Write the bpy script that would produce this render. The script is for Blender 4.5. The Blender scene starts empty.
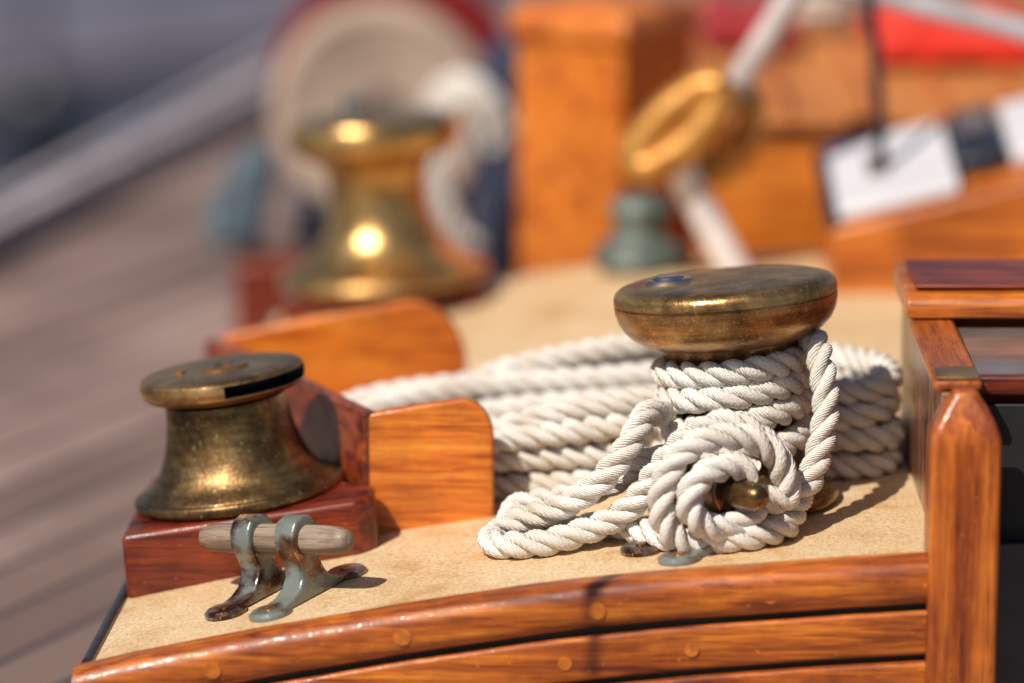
import bpy, bmesh, math, random
import numpy as np
from mathutils import Vector, Matrix
random.seed(4); np.random.seed(4)
# 1 Blender unit = 10 cm
sc = bpy.context.scene
sc.view_settings.view_transform='Standard'; sc.view_settings.look='None'; sc.view_settings.exposure=0

# ------------------------------------------------------------ materials
def newmat(name):
    m=bpy.data.materials.new(name); m.use_nodes=True
    nt=m.node_tree; b=nt.nodes['Principled BSDF']
    return m,nt,b
def N(nt,t,**kw):
    n=nt.nodes.new(t)
    for k,v in kw.items():
        if k in n.inputs: n.inputs[k].default_value=v
        else: setattr(n,k,v)
    return n
def L(nt,a,ao,b,bi): nt.links.new(a.outputs[ao],b.inputs[bi])
def ramp(nt,stops):
    r=nt.nodes.new('ShaderNodeValToRGB'); e=r.color_ramp.elements
    while len(e)<len(stops): e.new(.5)
    for i,(p,c) in enumerate(stops):
        e[i].position=p; e[i].color=(c[0],c[1],c[2],1)
    return r
def coords(nt,scale=(1,1,1),rot=(0,0,0)):
    tc=nt.nodes.new('ShaderNodeTexCoord'); mp=N(nt,'ShaderNodeMapping')
    mp.inputs['Scale'].default_value=scale; mp.inputs['Rotation'].default_value=rot
    L(nt,tc,'Object',mp,'Vector'); return mp
def mixc(nt,fac,a,b,mode='MIX'):
    m=nt.nodes.new('ShaderNodeMix'); m.data_type='RGBA'; m.blend_type=mode
    for sock,idx in ((fac,0),(a,6),(b,7)):
        if isinstance(sock,tuple) and hasattr(sock[0],'outputs'): nt.links.new(sock[0].outputs[sock[1]],m.inputs[idx])
        elif idx==0: m.inputs[0].default_value=sock
        else: m.inputs[idx].default_value=(*sock,1)
    return (m,2)
def simple(name,c,rough=.5,metal=0,var=.25,scale=3,coat=0,bump=0):
    m,nt,b=newmat(name)
    mp=coords(nt); n=N(nt,'ShaderNodeTexNoise',Scale=scale,Detail=6.)
    L(nt,mp,'Vector',n,'Vector')
    r=ramp(nt,[(.3,[x*(1-var) for x in c]),(.7,[min(1,x*(1+var)) for x in c])])
    L(nt,n,'Fac',r,'Fac'); L(nt,r,'Color',b,'Base Color')
    b.inputs['Roughness'].default_value=rough; b.inputs['Metallic'].default_value=metal
    b.inputs['Coat Weight'].default_value=coat
    if bump:
        n2=N(nt,'ShaderNodeTexNoise',Scale=scale*14,Detail=4.); L(nt,mp,'Vector',n2,'Vector')
        bp=N(nt,'ShaderNodeBump',Strength=bump,Distance=.02); L(nt,n2,'Fac',bp,'Height'); L(nt,bp,'Normal',b,'Normal')
    return m
def wood(name,dark,mid,light,grain='X',rough=.4,coat=.4,fine=1.0,big=.5,rot=(0,0,0)):
    m,nt,b=newmat(name)
    s={'X':(.5,8,8),'Y':(8,.5,8),'Z':(8,8,.5)}[grain]
    mp=coords(nt,s,rot)
    n1=N(nt,'ShaderNodeTexNoise',Scale=1.1*fine,Detail=10.,Roughness=.66,Distortion=1.1); L(nt,mp,'Vector',n1,'Vector')
    r=ramp(nt,[(.34,dark),(.48,mid),(.64,light)]); L(nt,n1,'Fac',r,'Fac')
    s2={'X':(2.6,70,70),'Y':(70,2.6,70),'Z':(70,70,2.6)}[grain]
    mp2=coords(nt,s2,rot); n2=N(nt,'ShaderNodeTexNoise',Scale=1.,Detail=4.,Roughness=.75); L(nt,mp2,'Vector',n2,'Vector')
    r2=ramp(nt,[(.36,(.30,.18,.11)),(.5,(1,1,1))]); L(nt,n2,'Fac',r2,'Fac')
    mp3=coords(nt); n3=N(nt,'ShaderNodeTexNoise',Scale=1.3,Detail=4.,Roughness=.6); L(nt,mp3,'Vector',n3,'Vector')
    r3=ramp(nt,[(.34,(1-big,1-big*1.2,1-big*1.4)),(.6,(1,1,1))]); L(nt,n3,'Fac',r3,'Fac')
    c=mixc(nt,.68,(r,'Color'),(r2,'Color'),'MULTIPLY'); c=mixc(nt,.9,c,(r3,'Color'),'MULTIPLY')
    # small nicks and dust in the varnish
    n7=N(nt,'ShaderNodeTexNoise',Scale=34.,Detail=3.); L(nt,mp3,'Vector',n7,'Vector')
    r7=ramp(nt,[(.70,(0,0,0)),(.75,(.45,.45,.45))]); L(nt,n7,'Fac',r7,'Fac')
    c=mixc(nt,(r7,'Color'),c,tuple(min(1,x*1.5+.08) for x in light))
    nt.links.new(c[0].outputs[2],b.inputs['Base Color'])
    b.inputs['Roughness'].default_value=rough; b.inputs['Coat Weight'].default_value=coat; b.inputs['Coat Roughness'].default_value=.14
    bp=N(nt,'ShaderNodeBump',Strength=.2,Distance=.02); L(nt,n2,'Fac',bp,'Height'); L(nt,bp,'Normal',b,'Normal')
    n5=N(nt,'ShaderNodeTexNoise',Scale=6.,Detail=7.); L(nt,mp3,'Vector',n5,'Vector')
    bp2=N(nt,'ShaderNodeBump',Strength=.5,Distance=.04); L(nt,n5,'Fac',bp2,'Height'); L(nt,bp2,'Normal',b,'Coat Normal')
    return m
def bronze(name,gold=(.62,.36,.10),brown=(.22,.11,.035),dark=(.06,.035,.016),r0=.3,r1=.5,green=0.,sc_=2.2,bias=0.,metal=.9,speck=.7):
    m,nt,b=newmat(name)
    mp=coords(nt)
    n=N(nt,'ShaderNodeTexNoise',Scale=sc_,Detail=12.,Roughness=.7,Distortion=.4); L(nt,mp,'Vector',n,'Vector')
    r=ramp(nt,[(.33-bias,dark),(.48-bias,brown),(.62-bias,gold)]); L(nt,n,'Fac',r,'Fac')
    mpb=coords(nt,(1,1,10)); nb=N(nt,'ShaderNodeTexNoise',Scale=3.,Detail=8.); L(nt,mpb,'Vector',nb,'Vector')
    rb=ramp(nt,[(.38,(.45,.40,.34)),(.6,(1,1,1))]); L(nt,nb,'Fac',rb,'Fac')
    c=mixc(nt,.6,(r,'Color'),(rb,'Color'),'MULTIPLY')
    n2=N(nt,'ShaderNodeTexNoise',Scale=48.,Detail=4.); L(nt,mp,'Vector',n2,'Vector')
    r2=ramp(nt,[(.62,(0,0,0)),(.72,(speck,speck,speck))]); L(nt,n2,'Fac',r2,'Fac')
    c=mixc(nt,(r2,'Color'),c,(.85,.62,.34))
    if green:
        n4=N(nt,'ShaderNodeTexNoise',Scale=5.,Detail=8.); L(nt,mp,'Vector',n4,'Vector')
        r4=ramp(nt,[(.38,(0,0,0)),(.55,(green,green,green))]); L(nt,n4,'Fac',r4,'Fac')
        c=mixc(nt,(r4,'Color'),c,(.21,.25,.23))
        inv=N(nt,'ShaderNodeMath',operation='SUBTRACT'); inv.inputs[0].default_value=metal+.25; L(nt,r4,'Color',inv,1); inv.use_clamp=True; L(nt,inv,0,b,'Metallic')
    else: b.inputs['Metallic'].default_value=metal
    nt.links.new(c[0].outputs[2],b.inputs['Base Color'])
    n6=N(nt,'ShaderNodeTexNoise',Scale=7.,Detail=8.,Roughness=.7); L(nt,mp,'Vector',n6,'Vector')
    mr=N(nt,'ShaderNodeMapRange'); mr.inputs['From Min'].default_value=.35; mr.inputs['From Max'].default_value=.65
    mr.inputs['To Min'].default_value=r1; mr.inputs['To Max'].default_value=r0
    L(nt,n6,'Fac',mr,'Value'); L(nt,mr,'Result',b,'Roughness')
    bp=N(nt,'ShaderNodeBump',Strength=.25,Distance=.01); L(nt,n2,'Fac',bp,'Height'); L(nt,bp,'Normal',b,'Normal')
    return m

M={}
M['orange']=wood('varnished_teak_x',(.20,.034,.004),(.53,.125,.010),(.84,.27,.030),'X')
M['orange_z']=wood('varnished_teak_z',(.15,.028,.005),(.40,.08,.008),(.70,.19,.02),'Z')
M['orange_y']=wood('varnished_teak_y',(.20,.04,.006),(.48,.115,.012),(.75,.23,.03),'Y')
M['panel']=wood('varnished_panel',(.38,.065,.006),(.76,.19,.014),(.93,.33,.04),'X',big=.45,rot=(0,math.radians(25),0))
M['mahog']=wood('mahogany_x',(.035,.004,.002),(.17,.020,.006),(.40,.06,.013),'X',coat=.22)
M['mahog_y']=wood('mahogany_y',(.07,.009,.003),(.24,.036,.009),(.44,.09,.018),'Y',coat=.3)
M['mahog_z']=wood('mahogany_z',(.03,.008,.004),(.14,.035,.012),(.5,.24,.12),'Z',coat=.5)  # pale upright streaks paint the rope's reflection into the wood colour
M['orange_top']=wood('varnished_deckhouse_top',(.45,.13,.03),(.62,.22,.05),(.75,.30,.08),'X',rough=.75,coat=0.)
M['oldwood']=wood('weathered_rod',(.11,.08,.06),(.30,.22,.165),(.48,.39,.30),'X',rough=.6,coat=.05)
M['bung']=simple('teak_bung',(.52,.145,.016),.38,0,.35,20,.4)
M['bronze']=bronze('bronze_body',(.43,.265,.105),(.20,.112,.045),(.065,.045,.022),.28,.45)
M['bronze_cap']=bronze('bronze_cap',(.66,.40,.165),(.38,.205,.075),(.12,.068,.03),.25,.42,bias=.02,metal=.86)
M['bronze_g']=bronze('bronze_cleat',(.42,.22,.13),(.20,.10,.07),(.08,.05,.035),.20,.40,green=.85,sc_=3.)
M['bronze_far']=bronze('bronze_polished',(.80,.50,.20),(.60,.35,.12),(.34,.18,.06),.22,.34,bias=.05,speck=.2)
M['chrome']=simple('chrome',(.6,.6,.62),.2,1,.2,8)
M['black']=simple('dark_recess',(.012,.012,.012),.6,0,.2)
M['navy']=simple('navy_paint',(.018,.02,.03),.35,0,.3,3,.3)
M['grey']=simple('smoked_hatch',(.16,.125,.11),.25,0,.25,4,.5)
M['darkedge']=simple('dark_coving',(.03,.028,.035),.4,0,.3,5,.3)

def m_deck():
    m,nt,b=newmat('nonskid_deck'); mp=coords(nt)
    n=N(nt,'ShaderNodeTexNoise',Scale=46.,Detail=5.,Roughness=.75); L(nt,mp,'Vector',n,'Vector')
    r=ramp(nt,[(.33,(.54,.34,.16)),(.5,(.80,.57,.33)),(.66,(.94,.76,.52))]); L(nt,n,'Fac',r,'Fac')
    n2=N(nt,'ShaderNodeTexNoise',Scale=1.9,Detail=10.,Roughness=.72); L(nt,mp,'Vector',n2,'Vector')
    r2=ramp(nt,[(.34,(.74,.61,.46)),(.46,(.93,.88,.81)),(.58,(1,1,1))]); L(nt,n2,'Fac',r2,'Fac')
    c=mixc(nt,1.,(r,'Color'),(r2,'Color'),'MULTIPLY')
    n3=N(nt,'ShaderNodeTexNoise',Scale=9.,Detail=4.,Roughness=.6); L(nt,mp,'Vector',n3,'Vector')
    r3=ramp(nt,[(.64,(0,0,0)),(.72,(.55,.55,.55))]); L(nt,n3,'Fac',r3,'Fac')
    c=mixc(nt,(r3,'Color'),c,(.44,.26,.12))
    nt.links.new(c[0].outputs[2],b.inputs['Base Color']); b.inputs['Roughness'].default_value=.42
    bp=N(nt,'ShaderNodeBump',Strength=.8,Distance=.014); L(nt,n,'Fac',bp,'Height'); L(nt,bp,'Normal',b,'Normal')
    return m
M['deck']=m_deck()
def m_planks(name,rotz,w,c0,c1,caulk):
    m,nt,b=newmat(name); mp=coords(nt,rot=(0,0,rotz))
    sx=N(nt,'ShaderNodeSeparateXYZ'); L(nt,mp,'Vector',sx,'Vector')
    d=N(nt,'ShaderNodeMath',operation='DIVIDE'); L(nt,sx,'X',d,0); d.inputs[1].default_value=w
    f=N(nt,'ShaderNodeMath',operation='FRACT'); L(nt,d,0,f,0)
    g=N(nt,'ShaderNodeMath',operation='LESS_THAN'); L(nt,f,0,g,0); g.inputs[1].default_value=.14
    fl=N(nt,'ShaderNodeMath',operation='FLOOR'); L(nt,d,0,fl,0)
    wn=N(nt,'ShaderNodeTexWhiteNoise',noise_dimensions='1D'); L(nt,fl,0,wn,'W')
    r=ramp(nt,[(0.,c0),(1.,c1)]); L(nt,wn,'Value',r,'Fac')
    n=N(nt,'ShaderNodeTexNoise',Scale=.35,Detail=5.); L(nt,mp,'Vector',n,'Vector')
    r2=ramp(nt,[(.35,(.62,.56,.54)),(.65,(1.1,1.05,1.05))]); L(nt,n,'Fac',r2,'Fac')
    c=mixc(nt,1.,(r,'Color'),(r2,'Color'),'MULTIPLY'); c=mixc(nt,(g,0),c,caulk)
    nt.links.new(c[0].outputs[2],b.inputs['Base Color']); b.inputs['Roughness'].default_value=.6
    return m
M['teakdeck']=m_planks('weathered_teak_planks',math.radians(27),.6,(.20,.135,.11),(.37,.27,.235),(.07,.05,.05))
def m_rope(name,c):
    m,nt,b=newmat(name); uv=nt.nodes.new('ShaderNodeUVMap'); sx=N(nt,'ShaderNodeSeparateXYZ'); L(nt,uv,'UV',sx,'Vector')
    a=N(nt,'ShaderNodeMath',operation='MULTIPLY'); L(nt,sx,'Y',a,0); a.inputs[1].default_value=-2.7
    s=N(nt,'ShaderNodeMath',operation='ADD'); L(nt,sx,'X',s,0); L(nt,a,0,s,1)
    k=N(nt,'ShaderNodeMath',operation='MULTIPLY'); L(nt,s,0,k,0); k.inputs[1].default_value=2*math.pi*11
    si=N(nt,'ShaderNodeMath',operation='SINE'); L(nt,k,0,si,0)
    mp=coords(nt); n=N(nt,'ShaderNodeTexNoise',Scale=60.,Detail=4.); L(nt,mp,'Vector',n,'Vector')
    ad=N(nt,'ShaderNodeMath',operation='ADD'); L(nt,si,0,ad,0)
    n_=N(nt,'ShaderNodeMath',operation='MULTIPLY'); L(nt,n,'Fac',n_,0); n_.inputs[1].default_value=3.
    L(nt,n_,0,ad,1)
    bp=N(nt,'ShaderNodeBump',Strength=.55,Distance=.006); L(nt,ad,0,bp,'Height'); L(nt,bp,'Normal',b,'Normal')
    mr=N(nt,'ShaderNodeMapRange'); mr.inputs['From Min'].default_value=-1; mr.inputs['From Max'].default_value=1; L(nt,si,0,mr,'Value')
    r=ramp(nt,[(0,[x*.80 for x in c]),(.6,c)]); L(nt,mr,'Result',r,'Fac')
    n2=N(nt,'ShaderNodeTexNoise',Scale=3.,Detail=8.); L(nt,mp,'Vector',n2,'Vector')
    r2=ramp(nt,[(.35,(.84,.78,.72)),(.58,(1,1,1))]); L(nt,n2,'Fac',r2,'Fac')
    cc=mixc(nt,1.,(r,'Color'),(r2,'Color'),'MULTIPLY')
    n3=N(nt,'ShaderNodeTexNoise',Scale=26.,Detail=3.); L(nt,mp,'Vector',n3,'Vector')
    r3=ramp(nt,[(.66,(0,0,0)),(.74,(.4,.4,.4))]); L(nt,n3,'Fac',r3,'Fac')
    cc=mixc(nt,(r3,'Color'),cc,(.45,.38,.31))
    nt.links.new(cc[0].outputs[2],b.inputs['Base Color']); b.inputs['Roughness'].default_value=.8
    return m
M['rope']=m_rope('rope_fibre',(.92,.86,.79))

# ------------------------------------------------------------ mesh helpers
def group(name,loc=(0,0,0),rot=(0,0,0)):
    e=bpy.data.objects.new(name,None); sc.collection.objects.link(e); e.location=loc; e.rotation_euler=rot; e.empty_display_size=.2; return e
def mk(name,verts,faces,mat,parent=None,smooth=True,ang=40,bevel=0,local=False,seg=3):
    me=bpy.data.meshes.new(name); me.from_pydata([tuple(v) for v in verts],[],faces); me.update()
    bm=bmesh.new(); bm.from_mesh(me); bmesh.ops.recalc_face_normals(bm,faces=bm.faces); bm.to_mesh(me); bm.free()
    me.materials.append(mat)
    if smooth:
        me.polygons.foreach_set('use_smooth',[True]*len(me.polygons)); me.set_sharp_from_angle(angle=math.radians(ang))
    o=bpy.data.objects.new(name,me); sc.collection.objects.link(o)
    if parent:
        o.parent=parent
        if not local: o.matrix_parent_inverse=Matrix.Translation(-Vector(parent.location))
    if bevel:
        b=o.modifiers.new('bevel','BEVEL'); b.width=bevel; b.segments=seg; b.limit_method='ANGLE'; b.angle_limit=math.radians(35); b.harden_normals=False
    return o
def box(name,x0,x1,y0,y1,z0,z1,mat,parent=None,bevel=.02,local=False):
    v=[(x,y,z) for z in (z0,z1) for y in (y0,y1) for x in (x0,x1)]
    f=[(0,1,3,2),(4,5,7,6),(0,1,5,4),(2,3,7,6),(0,2,6,4),(1,3,7,5)]
    return mk(name,v,f,mat,parent,True,40,bevel,local)
def prism(name,poly,d0,d1,mat,parent=None,axis='Y',bevel=.02,local=False,seg=3):
    n=len(poly)
    def P(a,b,d): return {'Y':(a,d,b),'Z':(a,b,d),'X':(d,a,b)}[axis]
    v=[P(a,b,d0) for a,b in poly]+[P(a,b,d1) for a,b in poly]
    f=[tuple(range(n)),tuple(range(n,2*n))]+[(i,(i+1)%n,n+(i+1)%n,n+i) for i in range(n)]
    return mk(name,v,f,mat,parent,True,40,bevel,local,seg)
def lathe(name,prof,mat,parent=None,n=96,local=True,loc=(0,0,0),axis='Z',ang=35):
    v=[];f=[]
    for r,z in prof:
        for i in range(n):
            a=2*math.pi*i/n
            p=(r*math.cos(a),r*math.sin(a),z)
            if axis=='X': p=(z,p[0],p[1])
            if axis=='Y': p=(p[0],z,p[1])
            v.append((p[0]+loc[0],p[1]+loc[1],p[2]+loc[2]))
    m=len(prof)
    for k in range(m-1):
        for i in range(n):
            j=(i+1)%n; f.append((k*n+i,k*n+j,(k+1)*n+j,(k+1)*n+i))
    f.append(tuple(range(n))); f.append(tuple((m-1)*n+i for i in range(n)))
    return mk(name,v,f,mat,parent,True,ang,0,local)
def crom(pts,step,closed=False):
    P=np.array(pts,float)
    P=np.vstack([2*P[0]-P[1],P,2*P[-1]-P[-2]])
    out=[]
    for i in range(1,len(P)-2):
        p0,p1,p2,p3=P[i-1:i+3]
        for t in np.linspace(0,1,24,endpoint=False):
            out.append(.5*((2*p1)+(-p0+p2)*t+(2*p0-5*p1+4*p2-p3)*t*t+(-p0+3*p1-3*p2+p3)*t**3))
    out.append(P[-2]); out=np.array(out)
    d=np.r_[0,np.cumsum(np.linalg.norm(np.diff(out,axis=0),axis=1))]
    n=max(2,int(d[-1]/step)); s=np.linspace(0,d[-1],n)
    return np.stack([np.interp(s,d,out[:,k]) for k in range(3)],1),s
def frames(P):
    T=np.gradient(P,axis=0); T/=np.linalg.norm(T,axis=1)[:,None]+1e-9
    Nn=np.zeros_like(P); a=np.array([0,0,1.]) if abs(T[0][2])<.9 else np.array([1.,0,0])
    n=a-T[0]*a.dot(T[0]); n/=np.linalg.norm(n); Nn[0]=n
    for i in range(1,len(P)):
        n=n-T[i]*n.dot(T[i]); n/=np.linalg.norm(n); Nn[i]=n
    return T,Nn,np.cross(T,Nn)
def tube(name,pts,r,mat,parent=None,n=16,step=.05,local=False,taper=None):
    P,s=crom(pts,step); T,A,B=frames(P); v=[];f=[]
    for i in range(len(P)):
        rr=r*(taper(s[i]/s[-1]) if taper else 1)
        for j in range(n):
            a=2*math.pi*j/n; v.append(P[i]+rr*(math.cos(a)*A[i]+math.sin(a)*B[i]))
    for i in range(len(P)-1):
        for j in range(n): f.append((i*n+j,i*n+(j+1)%n,(i+1)*n+(j+1)%n,(i+1)*n+j))
    f.append(tuple(range(n))); f.append(tuple((len(P)-1)*n+j for j in range(n)))
    return mk(name,v,f,mat,parent,True,50,0,local)
def rope(name,pts,r,parent=None,mat=None,pitch=None,step=.028,ns=10,smoothpath=True):
    P,s=crom(pts,step); T,A,B=frames(P); pitch=pitch or r*4.9
    rs=.50*r; ro=.535*r
    V=[];m=len(P)
    for k in range(3):
        th=2*math.pi*k/3+2*math.pi*s/pitch
        Rd=np.cos(th)[:,None]*A+np.sin(th)[:,None]*B
        Td=-np.sin(th)[:,None]*A+np.cos(th)[:,None]*B
        C=P+ro*Rd
        for j in range(ns):
            a=2*math.pi*j/ns
            V.append(C+rs*math.cos(a)*Rd+rs*1.12*math.sin(a)*Td)
    verts=np.array(V).reshape(-1,3)
    faces=[];uvs=[]
    for k in range(3):
        for j in range(ns):
            c0=(k*ns+j)*m; c1=(k*ns+(j+1)%ns)*m
            for i in range(m-1):
                faces.append((c0+i,c0+i+1,c1+i+1,c1+i))
                uvs+= [(j/ns,s[i]),(j/ns,s[i+1]),((j+1)/ns,s[i+1]),((j+1)/ns,s[i])]
        faces.append(tuple((k*ns+j)*m for j in range(ns))); uvs+=[(0,0)]*ns
        faces.append(tuple((k*ns+j)*m+m-1 for j in range(ns))); uvs+=[(0,0)]*ns
    me=bpy.data.meshes.new(name); me.from_pydata(verts.tolist(),[],faces); me.update()
    ul=me.uv_layers.new(name='UVMap'); ul.data.foreach_set('uv',np.array(uvs,float).ravel())
    me.polygons.foreach_set('use_smooth',[True]*len(me.polygons)); me.materials.append(mat or M['rope'])
    o=bpy.data.objects.new(name,me); sc.collection.objects.link(o)
    if parent: o.parent=parent; o.matrix_parent_inverse=Matrix.Translation(-Vector(parent.location))
    return o

# ------------------------------------------------------------ coaming deck (cambered)
YF=23.34
def D(x):
    s=max(0,2.35-x); return -(.045*s+.0185*s*s+.0002*s**3)
def camber(x): 
    s=max(0,2.35-x); return -math.atan(.045+.037*s)     # rotation about Y
def xL(y): return -2.42+.07*(y-23.3)
g=group('painted_deck',(0,27,0))
ys=[YF-.02,24,25,26,26.6,28,30,31.9]
V=[];F=[];nx=60
for y in ys:
    a=xL(y)
    for i in range(nx+1):
        x=a+(2.46-a)*i/nx; V.append((x,y,D(x)))
for j in range(len(ys)-1):
    for i in range(nx): k=j*(nx+1)+i; F.append((k,k+1,k+nx+2,k+nx+1))
b0=len(V); V+=[(2.46,26.0,0),(8,26.0,0),(8,31.9,0),(2.46,31.9,0)]; F.append((b0,b0+1,b0+2,b0+3))
mk('deck_surface',V,F,M['deck'],g)
V=[];F=[]
for y in ys: V+= [(xL(y),y,D(xL(y))-.01),(xL(y)-.03,y,D(xL(y))-.12),(xL(y)-.03,y,-1.7)]
for j in range(len(ys)-1):
    for i in range(2): k=j*3+i; F.append((k,k+1,k+4,k+3))
mk('outboard_side',V,F,M['darkedge'],g)
mk('forward_side',[(-1.82,31.9,-.6),(8,31.9,-.003),(8,31.9,-1.7),(-1.82,31.9,-1.7)],[(0,1,2,3)],M['orange'],g)
tube('edge_bead',[(xL(y)-.02,y,D(xL(y))+.0) for y in (23.4,25,27,29,31.8)],.035,M['darkedge'],g)

# ------------------------------------------------------------ cockpit coaming boards under the front edge
g=group('cockpit_coaming',(0,23.2,-.3))
def sweep(name,prof,x0,x1,mat,n=90,wob=0):
    V=[];F=[];m=len(prof)
    for i in range(n+1):
        x=x0+(x1-x0)*i/n
        for y,z in prof: V.append((x,y+wob*math.sin(x*3.1+z*4)+wob*.6*math.sin(x*7.7),D(x)+z+wob*math.sin(x*2.3+1)))
    for i in range(n):
        for k in range(m): F.append((i*m+k,i*m+(k+1)%m,(i+1)*m+(k+1)%m,(i+1)*m+k))
    F.append(tuple(range(m))); F.append(tuple(n*m+k for k in range(m)))
    return mk(name,V,F,mat,g,True,50)
def rprof(y0,y1,z0,z1,r,n=6):
    p=[(y1,z0)]
    for k in range(n+1):
        a=math.pi*1.5-math.pi/2*k/n; p.append((y0+r+r*math.cos(a),z0+r+r*math.sin(a)))
    for k in range(n+1):
        a=math.pi-math.pi/2*k/n; p.append((y0+r+r*math.cos(a),z1-r+r*math.sin(a)))
    p.append((y1,z1)); return p
sweep('cap_rail',rprof(23.16,23.36,-.250,.022,.10),-2.50,2.38,M['orange'],wob=.005)
sweep('seam_upper',rprof(23.25,23.36,-.30,-.2,.01),-2.50,2.38,M['black'])
sweep('upper_board',rprof(23.20,23.36,-.545,-.285,.03),-2.50,2.38,M['orange'],wob=.003)
sweep('seam_lower',rprof(23.26,23.36,-.62,-.5,.01),-2.50,2.38,M['black'])
sweep('lower_board',rprof(23.20,23.36,-1.2,-.585,.03),-2.50,2.38,M['orange'],wob=.003)
for i,x in enumerate((-1.70,-.62,.48,1.46)):
    lathe('bung_%d'%i,[(.0001,-.004),(.050,-.004),(.050,.006),(.0001,.006)],M['bung'],g,24,local=False,loc=(x,23.158,D(x)-.12),axis='Y')
for i,x in enumerate((-1.2,.3,1.02)):
    lathe('bung_low_%d'%i,[(.0001,-.004),(.04,-.004),(.04,.006),(.0001,.006)],M['bung'],g,24,local=False,loc=(x,23.198,D(x)-.42),axis='Y')

# ------------------------------------------------------------ side boards (open locker)
g=group('locker_coaming',(-1.2,26.4,.2))
def endboard(name,xa,xb,y0,y1,h,r,mat):
    top=lambda x:D(x)+h
    p=[(xa,D(xa)-.02)]+[(xb-.0,D(xb)-.02)]
    for k in range(9):
        a=math.pi/2*k/8; cx=xb-r; cz=top(xb-r)-r*1.15
        p.append((cx+r*math.cos(a),cz+r*1.15*math.sin(a)))
    p.append(((xa+xb)/2-.1,top((xa+xb)/2-.1))); p.append((xa,top(xa)))
    return prism(name,p,y0,y1,mat,g,'Y',.018)
endboard('near_end_board',-.89,-.11,25.0,25.1,.76,.20,M['panel'])
endboard('far_end_board',-1.95,-.31,28.0,28.12,.76,.38,M['panel'])
def oblique(name,a,b,th,h,mat):
    a=Vector(a);b=Vector(b);d=(b-a).normalized(); nrm=Vector((d.y,-d.x))*th
    V=[]
    for k in range(9):
        p=a+(b-a)*k/8; q=p+nrm
        for w,z in ((p,-.02),(p,h),(q,h),(q,-.02)): V.append((w.x,w.y,D(p.x)+z))
    F=[]
    for k in range(8):
        for i in range(4): F.append((k*4+i,k*4+(i+1)%4,(k+1)*4+(i+1)%4,(k+1)*4+i))
    F+=[(0,1,2,3),(32,33,34,35)]
    return mk(name,V,F,mat,g,True,40,.015)
oblique('outboard_board',(-.90,24.985),(-2.07,27.97),.10,.775,M['mahog_y'])

# ------------------------------------------------------------ winches
def apply_bool(o,cutter):
    m=o.modifiers.new('b','BOOLEAN'); m.object=cutter; m.operation='DIFFERENCE'; m.solver='EXACT'
    dg=bpy.context.evaluated_depsgraph_get(); me=bpy.data.meshes.new_from_object(o.evaluated_get(dg))
    o.modifiers.clear(); o.data=me; bpy.data.objects.remove(cutter)
    me.polygons.foreach_set('use_smooth',[True]*len(me.polygons)); me.set_sharp_from_angle(angle=math.radians(35))
th=math.radians(-8)
bx=group('winch_base_block',(-1.55,25.25,D(-1.55)))
foot=[(-2.31,24.6),(-.90,24.6),(-.80,24.70),(-.80,24.93),(-.92,24.99),(-1.255,25.83),(-1.35,25.95),(-2.24,25.95)]
V=[(x,y,D(x)-.01) for x,y in foot]+[(x-.03,y,D(-1.55)+(x+1.55)*.155+.35) for x,y in foot]
n=len(foot); F=[tuple(range(n)),tuple(range(n,2*n))]+[(i,(i+1)%n,n+(i+1)%n,n+i) for i in range(n)]
mk('mahogany_block',V,F,M['mahog'],bx,True,40,.035,seg=4)
w=group('bronze_winch',(-1.665,25.24,D(-1.665)+.352),(math.radians(-3.0),th,0))
lathe('drum',[(.63,-.01),(.645,.01),(.645,.04),(.635,.055),(.605,.06),(.59,.08),(.545,.105),(.50,.145),(.462,.20),(.43,.27),(.405,.35),(.388,.43),(.376,.50),(.372,.56),(.37,.60)],M['bronze'],w)
CZ=.028
cap=lathe('cap',[(r,z+CZ) for r,z in [(.36,.585),(.385,.592),(.43,.603),(.475,.622),(.497,.645),(.505,.675),(.505,.715),(.497,.738),(.478,.75),(.44,.756),(.10,.76),(.0001,.76)]],M['bronze_cap'],w)
def cutbox(x0,x1,y0,y1,z0,z1):
    return box('cutter',x0,x1,y0,y1,z0,z1,M['black'],w,0,local=True)
c=cutbox(.05,.8,-.8,.02,.650+CZ,.724+CZ); bpy.context.view_layer.update(); cap.data.materials.append(M['black']); apply_bool(cap,c)
lathe('inner_gear',[(.30,.60),(.30,.735+CZ)],M['black'],w,48,loc=(.05,.05,0))
lathe('lid_pin',[(.035,.74+CZ),(.035,.775+CZ),(.0001,.775+CZ)],M['bronze_cap'],w,24,loc=(-.25,.0,0))
lathe('lid_boss',[(.15,.755+CZ),(.15,.770+CZ),(.14,.776+CZ),(.06,.776+CZ),(.06,.766+CZ),(.0001,.766+CZ)],M['bronze_cap'],w,40,loc=(.02,.0,0))

def big_winch(name,loc,tilt,mb,mc,lid=True,back=-5.):
    w=group(name,loc,(math.radians(back),tilt,0))
    h=.03
    lathe('base',[(.56,-.01),(.575,.02),(.575,.06),(.55,.09),(.50,.11),(.44,.16),(.38,.22),(.34,.28),(.32,.36),(.31,.5),(.315,.80+h),(.36,.86+h),(.42,.93+h),(.44,.965+h)],mb,w)
    lathe('cap',[(r,z+h) for r,z in [(.40,.95),(.445,.962),(.51,.985),(.57,1.02),(.62,1.07),(.65,1.125),(.664,1.18),(.667,1.215),(.656,1.220),(.656,1.227),(.667,1.232),(.667,1.268),(.657,1.296),(.63,1.318),(.585,1.331),(.40,1.342),(.2,1.347),(.0001,1.349)]],mc,w,128)
    if lid:
        lathe('socket_ring',[(r,z+h) for r,z in [(.135,1.34),(.135,1.368),(.128,1.375),(.10,1.375),(.10,1.36),(.085,1.36),(.085,1.385),(.075,1.392),(.0001,1.392)]],M['chrome'],w,48,loc=(-.33,-.0,-.006))
    return w
WB=Vector((1.385,24.70,D(1.36)))
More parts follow.
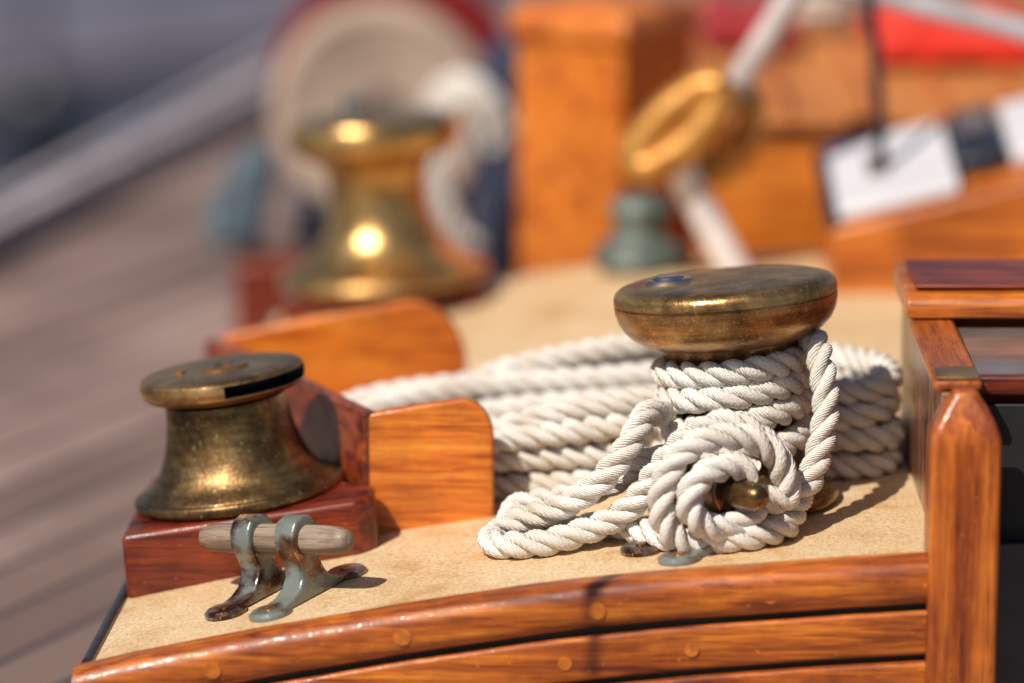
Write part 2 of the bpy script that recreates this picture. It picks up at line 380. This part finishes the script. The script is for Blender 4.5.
rw=big_winch('bronze_winch',WB,math.radians(-5.2),M['bronze'],M['bronze_cap'])
g=group('winch_base_block',(-1.0,31.3,-.3))
box('mahogany_block',-1.72,-.22,30.95,31.85,-.5,-.12,M['mahog'],g,.06)
w=group('bronze_winch',(-.96,31.4,-.13),(math.radians(-4),math.radians(-4),0))
lathe('body',[(.78,0),(.80,.03),(.78,.08),(.68,.13),(.56,.21),(.46,.31),(.40,.43),(.37,.56),(.36,.70),(.37,.82),(.42,.90),(.52,.95),(.60,1.0),(.64,1.06),(.645,1.14),(.61,1.21),(.50,1.245),(.0001,1.26)],M['bronze_far'],w)
lathe('spindle_boss',[(.10,1.24),(.10,1.36),(.07,1.39),(.0001,1.39)],M['chrome'],w,32,loc=(-.12,0,0))

# ------------------------------------------------------------ pin cleats
def cleat(name,loc,rz,tilt,L_=1.06,rmat=None,smat=None):
    e=group(name,loc); e.rotation_euler=(Matrix.Rotation(tilt,3,'Y')@Matrix.Rotation(rz,3,'Z')).to_euler()
    h=L_/2; R=.088
    prof=[(.0001,-h),(R*.45,-h+.006),(R*.75,-h+.03),(R*.9,-h+.08),(R,-h+.2),(R*1.04,0),(R,h-.2),(R*.9,h-.08),(R*.75,h-.03),(R*.45,h-.006),(.0001,h)]
    lathe('wooden_pin',prof,rmat,e,40,axis='X',loc=(0,0,.34))
    half=[(.0,0),(.36,0),(.36,.035),(.22,.055),(.14,.09),(.10,.14),(.085,.19),(.105,.25),(.128,.31),(.132,.36),(.115,.42),(.072,.472),(0,.49)]
    poly=half+[(-a,b) for a,b in half[::-1][1:-1]]
    for i,x in enumerate((-.17,.17)):
        prism('stanchion_%d'%(i+1),poly,x-.075,x+.075,smat,e,'X',.04,True,4)
        for j,y in enumerate((-.36,.36)):
            lathe('foot_%d_%d'%(i+1,j+1),[(.125,0),(.125,.02),(.105,.038),(.0001,.044)],smat,e,32,loc=(x,y,0))
            lathe('screw_%d_%d'%(i+1,j+1),[(.035,.038),(.033,.050),(.0001,.053)],M['bronze_cap'],e,20,loc=(x,y,0))
    return e
cleat('pin_cleat',(-1.32,24.02,D(-1.32)),math.radians(-36),camber(-1.32),1.14,M['oldwood'],M['bronze_g'])
cleat('pin_cleat',(1.14,23.95,D(1.14)),math.radians(-52),camber(1.14),1.08,M['bronze'],M['bronze_g'])

# ------------------------------------------------------------ rope
g=group('mooring_rope',(1.0,25.0,0))
R=.084
rot=Matrix.Rotation(math.radians(-5.2),4,'Y')@Matrix.Rotation(math.radians(-5),4,'X')
def W(r,a,z): 
    p=rot@Vector((r*math.cos(a),r*math.sin(a),z)); return tuple(WB+p)
pts=[(.2,25.5,.2),(.75,25.35,.25)]
nt_=4
for i in range(int(nt_*16)+1):
    a=math.pi*.62+2*math.pi*i/16; z=.31+.168*(i/16); z=min(z,.86)
    pts.append(W(.395+.010*math.sin(i*.9),a,z+.010*math.sin(i*.57)))
rope('drum_turns',pts,R,g)
p=[W(.40,2.2,.88),W(.40,1.2,.90),W(.45,.6,.94),(1.78,24.62,.97),(1.81,24.42,.90),(1.84,24.28,.66),(1.80,24.16,.42),(1.70,24.02,.20),(1.52,23.85,.05)]
cx,cz=1.22,.26
def ring(a,rx,rz,y): return (cx+rx*math.cos(a),y+.10*math.cos(a),cz+rz*math.sin(a)-.0)
for k in range(15):
    a=-.7-2*math.pi*k/14*0.92; p.append(ring(a,.38+.02*math.sin(2.3*a),.34,23.74))
for k in range(13):
    a=-.7-2*math.pi*.92-2*math.pi*k/14; p.append(ring(a,.21,.18,23.66))
rope('cleat_hitch',p,R,g)
p=[W(.40,2.6,.50),(.88,24.5,.55),(.78,24.28,.58),(.66,24.1,.42),(.48,24.05,.22),(.26,24.12,.07),(.04,24.24,-.04),(-.08,24.27,-.12),(-.13,24.16,D(-.1)+R),(-.02,24.03,D(0)+R),(.2,23.99,D(.2)+R),(.42,24.02,D(.42)+R+.03),(.62,24.02,.05),(.76,23.98,.20),(.86,23.95,.36),(1.02,23.92,.54),(1.25,23.9,.64),(1.5,23.92,.48),(1.62,23.95,.2)]
rope('front_loop',p,R,g)
p=[(.9,24.4,.30),(.72,24.30,.28),(.58,24.35,.16),(.35,24.42,.06),(.12,24.50,-.00),(.0,24.50,-.05),(-.0,24.38,D(0)+R),(.15,24.27,D(.1)+R+.0),(.35,24.22,D(.35)+R),(.6,24.20,D(.6)+R),(.8,23.95,D(.8)+R),(.95,23.76,D(1)+R),(1.2,23.68,D(1.2)+R),(1.45,23.72,D(1.4)+R),(1.62,23.9,.06),(1.6,24.1,.2)]
rope('front_loop_inner',p,R,g)
p=[]
order=[(0,0),(1,0),(2,0.1),(0.1,1),(1.1,1),(0,2),(1,2),(2,1.1),(.3,2.9)]
turns=len(order)
for t in range(turns):
    rk,lz=order[t]; nxt=order[min(t+1,turns-1)]
    for i in range(28):
        f=i/28; a=math.pi*1.2+2*math.pi*f
        ff=max(0,(f-.8)/.2)
        k_=rk+(nxt[0]-rk)*ff; z_=lz+(nxt[1]-lz)*ff
        ax=1.80-.16*k_+.03*math.sin(3*a+t); by=.78-.16*k_+.02*math.cos(2*a+t*2)
        ca,sa=math.cos(a),math.sin(a); e_=.74
        x=.53+ax*math.copysign(abs(ca)**e_,ca); y=26.02+by*math.copysign(abs(sa)**e_,sa)+.16*(.7-x)*(1 if x<.7 else 0)
        if x>1.5: y-=.70*(x-1.5)
        zz=D(x)+R+.158*z_+.016*math.sin(5*a+t*1.7)
        if lz>2.5 and x<.3: zz-=.14*min(1,(.3-x)/.6)
        p.append((x,y,zz))
rope('stowed_coil',p,R,g)

# ------------------------------------------------------------ companionway at right
g=group('companionway',(3,24.5,0))
prof=[(.20,-2.2),(.20,.66),(.195,.74),(.165,.82),(.12,.90),(.085,.95),(.06,1.0)]
px_=2.545
V=[];F=[]
for hw,z in prof:
    k=hw/.2
    V+=[(px_-hw,23.28-.17*k,z),(px_+hw,23.28-.17*k,z),(px_+hw,23.28+.17*k,z),(px_-hw,23.28+.17*k,z)]
for i in range(len(prof)-1):
    for j in range(4): F.append((i*4+j,i*4+(j+1)%4,(i+1)*4+(j+1)%4,(i+1)*4+j))
F+=[(0,1,2,3),tuple(len(V)-4+j for j in range(4))]
mk('corner_post',V,F,M['orange_z'],g,True,40,.035,seg=4)
box('side_wall',2.43,2.50,23.44,25.95,-.3,.93,M['mahog_z'],g,.01)
box('side_rail',2.385,2.66,23.44,25.02,.935,1.0,M['orange_y'],g,.025)
box('rail_end_plate',2.40,2.645,23.45,23.72,1.003,1.02,M['bronze_cap'],g,.006)
prism('sliding_hatch_rim',[(25.0,1.005),(25.0,1.09),(25.03,1.13),(25.09,1.15),(25.9,1.16),(25.95,1.13),(25.95,1.005)],2.37,6,M['orange'],g,'X',.02)
box('sliding_hatch_top',2.43,6,25.12,25.88,1.165,1.19,M['mahog'],g,.012)
box('hatch_panel',2.67,6,23.75,25.0,.90,.955,M['grey'],g,.01)
box('hatch_beam',2.66,6,23.66,23.75,.86,.97,M['mahog'],g,.015)
box('washboard',2.70,6,23.7,23.76,-.15,.80,M['black'],g,.01)
box('washboard_lower',2.70,6,23.6,23.69,-2.2,-.0,M['navy'],g,.01)
box('hatch_filler',2.46,8,25.95,26.02,-.3,1.0,M['orange'],g,.01)

# ------------------------------------------------------------ side deck, water, neighbouring boat
mk('teak_side_deck',[(-13.1,6,-1.6),(12,22.9,-1.6),(12,60,-1.6),(.6,60,-1.6)],[(0,1,2,3)],M['teakdeck'],None,False)
wm=simple('water',(.02,.035,.05),.12,0,.4,.3,0,.6)
mk('water',[(-3000,-3000,-14),(3000,-3000,-14),(3000,4000,-14),(-3000,4000,-14)],[(0,1,2,3)],wm,None,False)
white=simple('white_paint',(.66,.63,.66),.35,0,.12,1.)
capw=simple('worn_white_paint',(.44,.38,.40),.6,0,.25,1.4)
mauve=simple('grey_gelcoat',(.66,.58,.68),.4,0,.22,.25)
g=group('bulwark',(-4,45,-1.5))
def wall(name,a,b,th,z0,z1,mat,par):
    a=Vector(a);b=Vector(b);d=(b-a).normalized();q=Vector((-d.y,d.x))*th
    V=[(w.x,w.y,z) for z in (z0,z1) for w in (a,b,b+q,a+q)]
    return mk(name,V,[(0,1,2,3),(4,5,6,7),(0,1,5,4),(1,2,6,5),(2,3,7,6),(3,0,4,7)],mat,par,True,40,.03)
wall('bulwark_planking',(-13.3,6),(.5,60),.25,-1.9,-1.35,capw,g)
wall('cap_rail',(-13.2,6),(.6,60),.62,-1.345,-1.23,capw,g)
wall('rail_inlay',(-13.45,6.1),(.35,60),.16,-1.225,-1.20,M['darkedge'],g)
g=group('neighbour_boat',(-10,75,-8))
wall('hull',(-40,52),(14,100),14,-14,-4.2,mauve,g)
wall('rubbing_strake',(-40,51.7),(14,99.7),.35,-6.9,-6.5,M['grey'],g)
wall('boot_stripe',(-40,51.9),(14,99.9),.1,-10.4,-9.3,M['navy'],g)
g=group('fender',(-9,78,-7))
lathe('fender_body',[(.0001,-8.8),(.5,-8.7),(.75,-8.2),(.8,-7.3),(.75,-6.6),(.5,-6.2),(.12,-6.0),(.12,-4.3),(.0001,-4.3)],M['navy'],g,32,False,(-8.7,77.6,0))

g=group('cockpit_sole',(0,16,-4))
box('sole',-2.5,12,5,23.1,-4.1,-4,M['orange_y'],g,.02)  # out of view; added to bounce warm light up at the bronze
g=group('rigging_stay',(-2.95,19.1,2))
tube('wire',[(-2.98,19.1,-4),(-2.98,19.1,2),(-2.98,19.1,6.05)],.024,M['chrome'],g)
lathe('turnbuckle',[(.03,6.0),(.05,6.03),(.05,6.3),(.03,6.35),(.0001,6.36)],M['chrome'],g,24,False,(-2.98,19.1,0))

# ------------------------------------------------------------ blurred background items
g=group('hose_reel',(-1.2,38,-.1))
tan=simple('tan_canvas',(.46,.34,.26),.7,0,.18,1.5)
red=simple('red_paint',(.22,.014,.014),.4,0,.3,2,.3)
lathe('front_disc',[(.0001,-.06),(.80,-.06),(.86,-.09),(.96,-.07),(1.0,0),(1.0,.06),(.0001,.06)],tan,g,64,False,(-1.18,38,.0),'Y')
lathe('hub',[(.22,-.16),(.22,-.05),(.0001,-.05)],M['grey'],g,32,False,(-1.18,38,.0),'Y')
lathe('core',[(.6,0),(.6,.9)],M['navy'],g,48,False,(-1.18,38,.05),'Y')
lathe('rear_disc',[(.0001,0),(1.14,0),(1.16,.05),(1.16,.35),(.0001,.4)],red,g,64,False,(-1.06,38.5,.10),'Y')
box('stand',-2.0,-.4,37.9,38.9,-1.6,-.8,M['navy'],g,.05)
g=group('hanging_rope',(-.4,36,-.1))
for k in range(3):
    q=[]
    for i in range(15):
        a=-math.pi*.42-2*math.pi*i/20-.0; q.append((-.36+(.26+.07*k)*math.cos(a),35.6+.1*k,-.10+(.62+.06*k)*math.sin(a)-.15*math.cos(a)))
    rope('loop_%d'%k,q,.085,g,step=.06,ns=6)
g=group('canvas_bag',(-2.4,36,-.6))
teal=simple('teal_canvas',(.085,.12,.15),.8,0,.5,3)
prism('bag_body',[(-2.62,-.75),(-2.15,-.80),(-2.05,-.35),(-2.02,.0),(-2.2,.06),(-2.38,-.08),(-2.60,-.45)],35.6,36.3,teal,g,'Y',.1)
box('timber_stand',-2.35,-1.75,35.3,36.0,-1.6,-.82,M['mahog'],g,.05)
g=group('sail_bag',(-.15,37,-.4))
prism('bag',[(-.35,-1.6),(.2,-1.6),(.25,.3),(.1,.75),(-.2,.8),(-.35,.3)],36.6,37.4,simple('navy_canvas',(.03,.04,.08),.7),g,'Y',.12)
g=group('samson_post',(.7,33.2,0))
c=Vector((.74,33.4));V=[];F=[]
prof=[(.72,-1.6),(.72,1.40),(.78,1.44),(.78,1.58),(.70,1.68),(.4,1.74)]
for r,z in prof:
    for k in range(4):
        a=math.radians(-80+90*k); V.append((c.x+r*math.cos(a),c.y+r*math.sin(a),z))
for i in range(len(prof)-1):
    for j in range(4): F.append((i*4+j,i*4+(j+1)%4,(i+1)*4+(j+1)%4,(i+1)*4+j))
F+=[(0,1,2,3),tuple(len(V)-4+j for j in range(4))]
mk('post',V,F,M['panel'],g,True,40,.05)
g=group('mooring_bollard',(1.1,32.2,.1))
pat=simple('verdigris',(.11,.135,.115),.5,.2,.6,4)
lathe('flange',[(.36,0),(.38,.05),(.34,.12),(.24,.18),(.20,.28),(.24,.36),(.26,.42),(.2,.50),(.0001,.53)],pat,g,40,False,(.98,31.7,-.06))
# forward cabin
g=group('forward_cabin',(4,35,.4))
box('cabin_side',1.45,9,32.6,39,-1.6,.80,M['panel'],g,.08)
box('cabin_top',1.40,9.1,32.5,39.1,.805,.92,M['orange_top'],g,.04)
for i in range(9):
    box('slat_%d'%i,1.5+i*.62,1.56+i*.62,32.6,39,.925,.98,M['orange_y'],g,.015)
rf=simple('red_fabric',(.72,.035,.015),.8,0,.3,2); rd=simple('dark_red_fabric',(.34,.025,.03),.8,0,.3,2)
for i,(x,y,sx,sy,mt) in enumerate(((2.0,36.0,.40,.6,rd),(3.72,35.4,.74,.8,rf),(4.9,36.0,.35,.5,rd))):
    gg=group('folded_sailcloth',(x,y,1))
    prism('cloth',[(x-sx,.99),(x+sx,.985),(x+sx*1.05,1.12),(x+sx*.5,1.30),(x,1.22),(x-sx*.6,1.34),(x-sx*1.05,1.1)],y-sy,y+sy,mt,gg,'Y',.08)
g=group('coiled_line',(2.9,36,1))
q=[(2.72+.28*math.cos(a*.6),36.6+.28*math.sin(a*.6),1.07+.012*a) for a in range(34)]
rope('coil',q,.07,g,step=.06,ns=6)
# slanted locker with white instrument panel
g=group('slanted_locker',(3.2,30.9,.4))
def slab(name,c,mat,bev=.02):
    F=[(0,1,2,3),(4,5,6,7),(0,1,5,4),(1,2,6,5),(2,3,7,6),(3,0,4,7)]
    return mk(name,c,F,mat,g,True,40,bev)
def zt(x,y): return .47+.235*(x-2.32)+.16*(y-30.3)
xs,xe,ya,yb=2.32,6,30.3,31.85
slab('locker_box',[(xs,ya,-.02),(xe,ya,-.02),(xe,yb,-.02),(xs,yb,-.02),(xs,ya,zt(xs,ya)),(xe,ya,zt(xe,ya)),(xe,yb,zt(xe,yb)),(xs,yb,zt(xs,yb))],M['orange'],.03)
def onslope(name,x0,x1,y0,y1,h0,h1,mat,bev=.02):
    c=[(x,y,zt(x,y)+h) for h in (h0,h1) for x,y in ((x0,y0),(x1,y0),(x1,y1),(x0,y1))]
    slab(name,c,mat,bev)
onslope('edge_trim',2.28,2.36,30.3,31.8,.004,.10,M['navy'])
onslope('white_panel',2.37,3.25,30.4,31.8,.004,.10,white,.03)
onslope('instrument',3.27,3.62,30.7,31.75,.004,.16,M['navy'],.03)
onslope('instrument_face',3.32,3.56,31.2,31.6,.163,.18,M['grey'],.005)
onslope('white_panel_forward',3.66,4.4,30.7,31.8,.004,.12,white,.03)
onslope('gauge',2.62,2.78,30.9,31.3,.104,.14,M['grey'],.02)
g=group('lifeline_stanchion',(2.7,31.5,.8))
tube('pole',[(2.74,31.0,.62),(2.69,31.0,1.4),(2.58,31.0,2.4)],.045,M['navy'],g)
lathe('pole_foot',[(.11,.60),(.11,.66),(.06,.72),(.05,.8)],M['navy'],g,24,False,(2.74,31.0,.06))
g=group('boom',(3.5,31,1.9))
tube('spar',[(1.9,31.6,2.20),(3.3,31.5,1.87),(5.5,31.3,1.36)],.085,simple('boom_paint',(.42,.40,.42),.4),g)
g=group('mainsheet_tackle',(1.4,31,1))
wr=simple('white_sheet',(.74,.70,.70),.6)
tube('upper_sheet',[(2.12,31.0,2.2),(1.85,31.0,1.75),(1.58,31.0,1.32)],.10,simple('grey_sheet',(.5,.42,.40),.7),g)
tube('lower_sheet',[(1.16,31.0,.96),(1.42,31.05,.45),(1.70,31.1,-.05)],.12,wr,g)
def link(name,c,L_,Wd,ang,r,mat,y):
    q=[]
    for i in range(25):
        a=2*math.pi*i/24; u=L_*math.cos(a); v=Wd*math.sin(a)
        q.append((c[0]+u*math.cos(ang)-v*math.sin(ang),y+.05*math.sin(a),c[1]+u*math.sin(ang)+v*math.cos(ang)))
    tube(name,q,r,mat,g,12)
gold=bronze('gilt_shackle',(.66,.32,.07),(.50,.21,.035),(.25,.09,.015),.34,.46,bias=.06,metal=.5)
link('block_shell',(1.22,1.12),.42,.13,math.radians(44),.135,gold,30.9)
link('shackle',(1.60,1.04),.31,.15,math.radians(72),.11,gold,31.15)
lathe('block_cheek',[(.0001,-.12),(.14,-.12),(.19,-.06),(.19,.05),(.14,.12),(.0001,.12)],gold,g,32,False,(1.44,30.95,1.28),'Y')

# ------------------------------------------------------------ light, world, camera
sd=Vector((-.42,-.50,.76)).normalized()
sun=bpy.data.lights.new('sun','SUN'); sun.energy=5.0; sun.angle=math.radians(.5); sun.color=(1,.94,.84)
so=bpy.data.objects.new('sun',sun); sc.collection.objects.link(so); so.rotation_euler=sd.to_track_quat('Z','Y').to_euler(); so.location=(-20,-10,40)
wd=bpy.data.worlds.new('World'); sc.world=wd; wd.use_nodes=True; nt=wd.node_tree
sky=nt.nodes.new('ShaderNodeTexSky'); sky.sky_type='NISHITA'; sky.sun_disc=False
sky.sun_elevation=math.asin(sd.z); sky.sun_rotation=math.atan2(sd.x,sd.y)%(2*math.pi)
nt.links.new(sky.outputs[0],nt.nodes['Background'].inputs[0]); nt.nodes['Background'].inputs[1].default_value=.058
cam=bpy.data.cameras.new('camera'); co=bpy.data.objects.new('camera',cam); sc.collection.objects.link(co); sc.camera=co
co.location=(0,0,6.64); co.rotation_euler=(math.radians(90-13),0,0)
cam.lens=150; cam.sensor_width=36; cam.clip_start=.1; cam.clip_end=6000
cam.dof.use_dof=True; cam.dof.focus_distance=24.9; cam.dof.aperture_fstop=.225
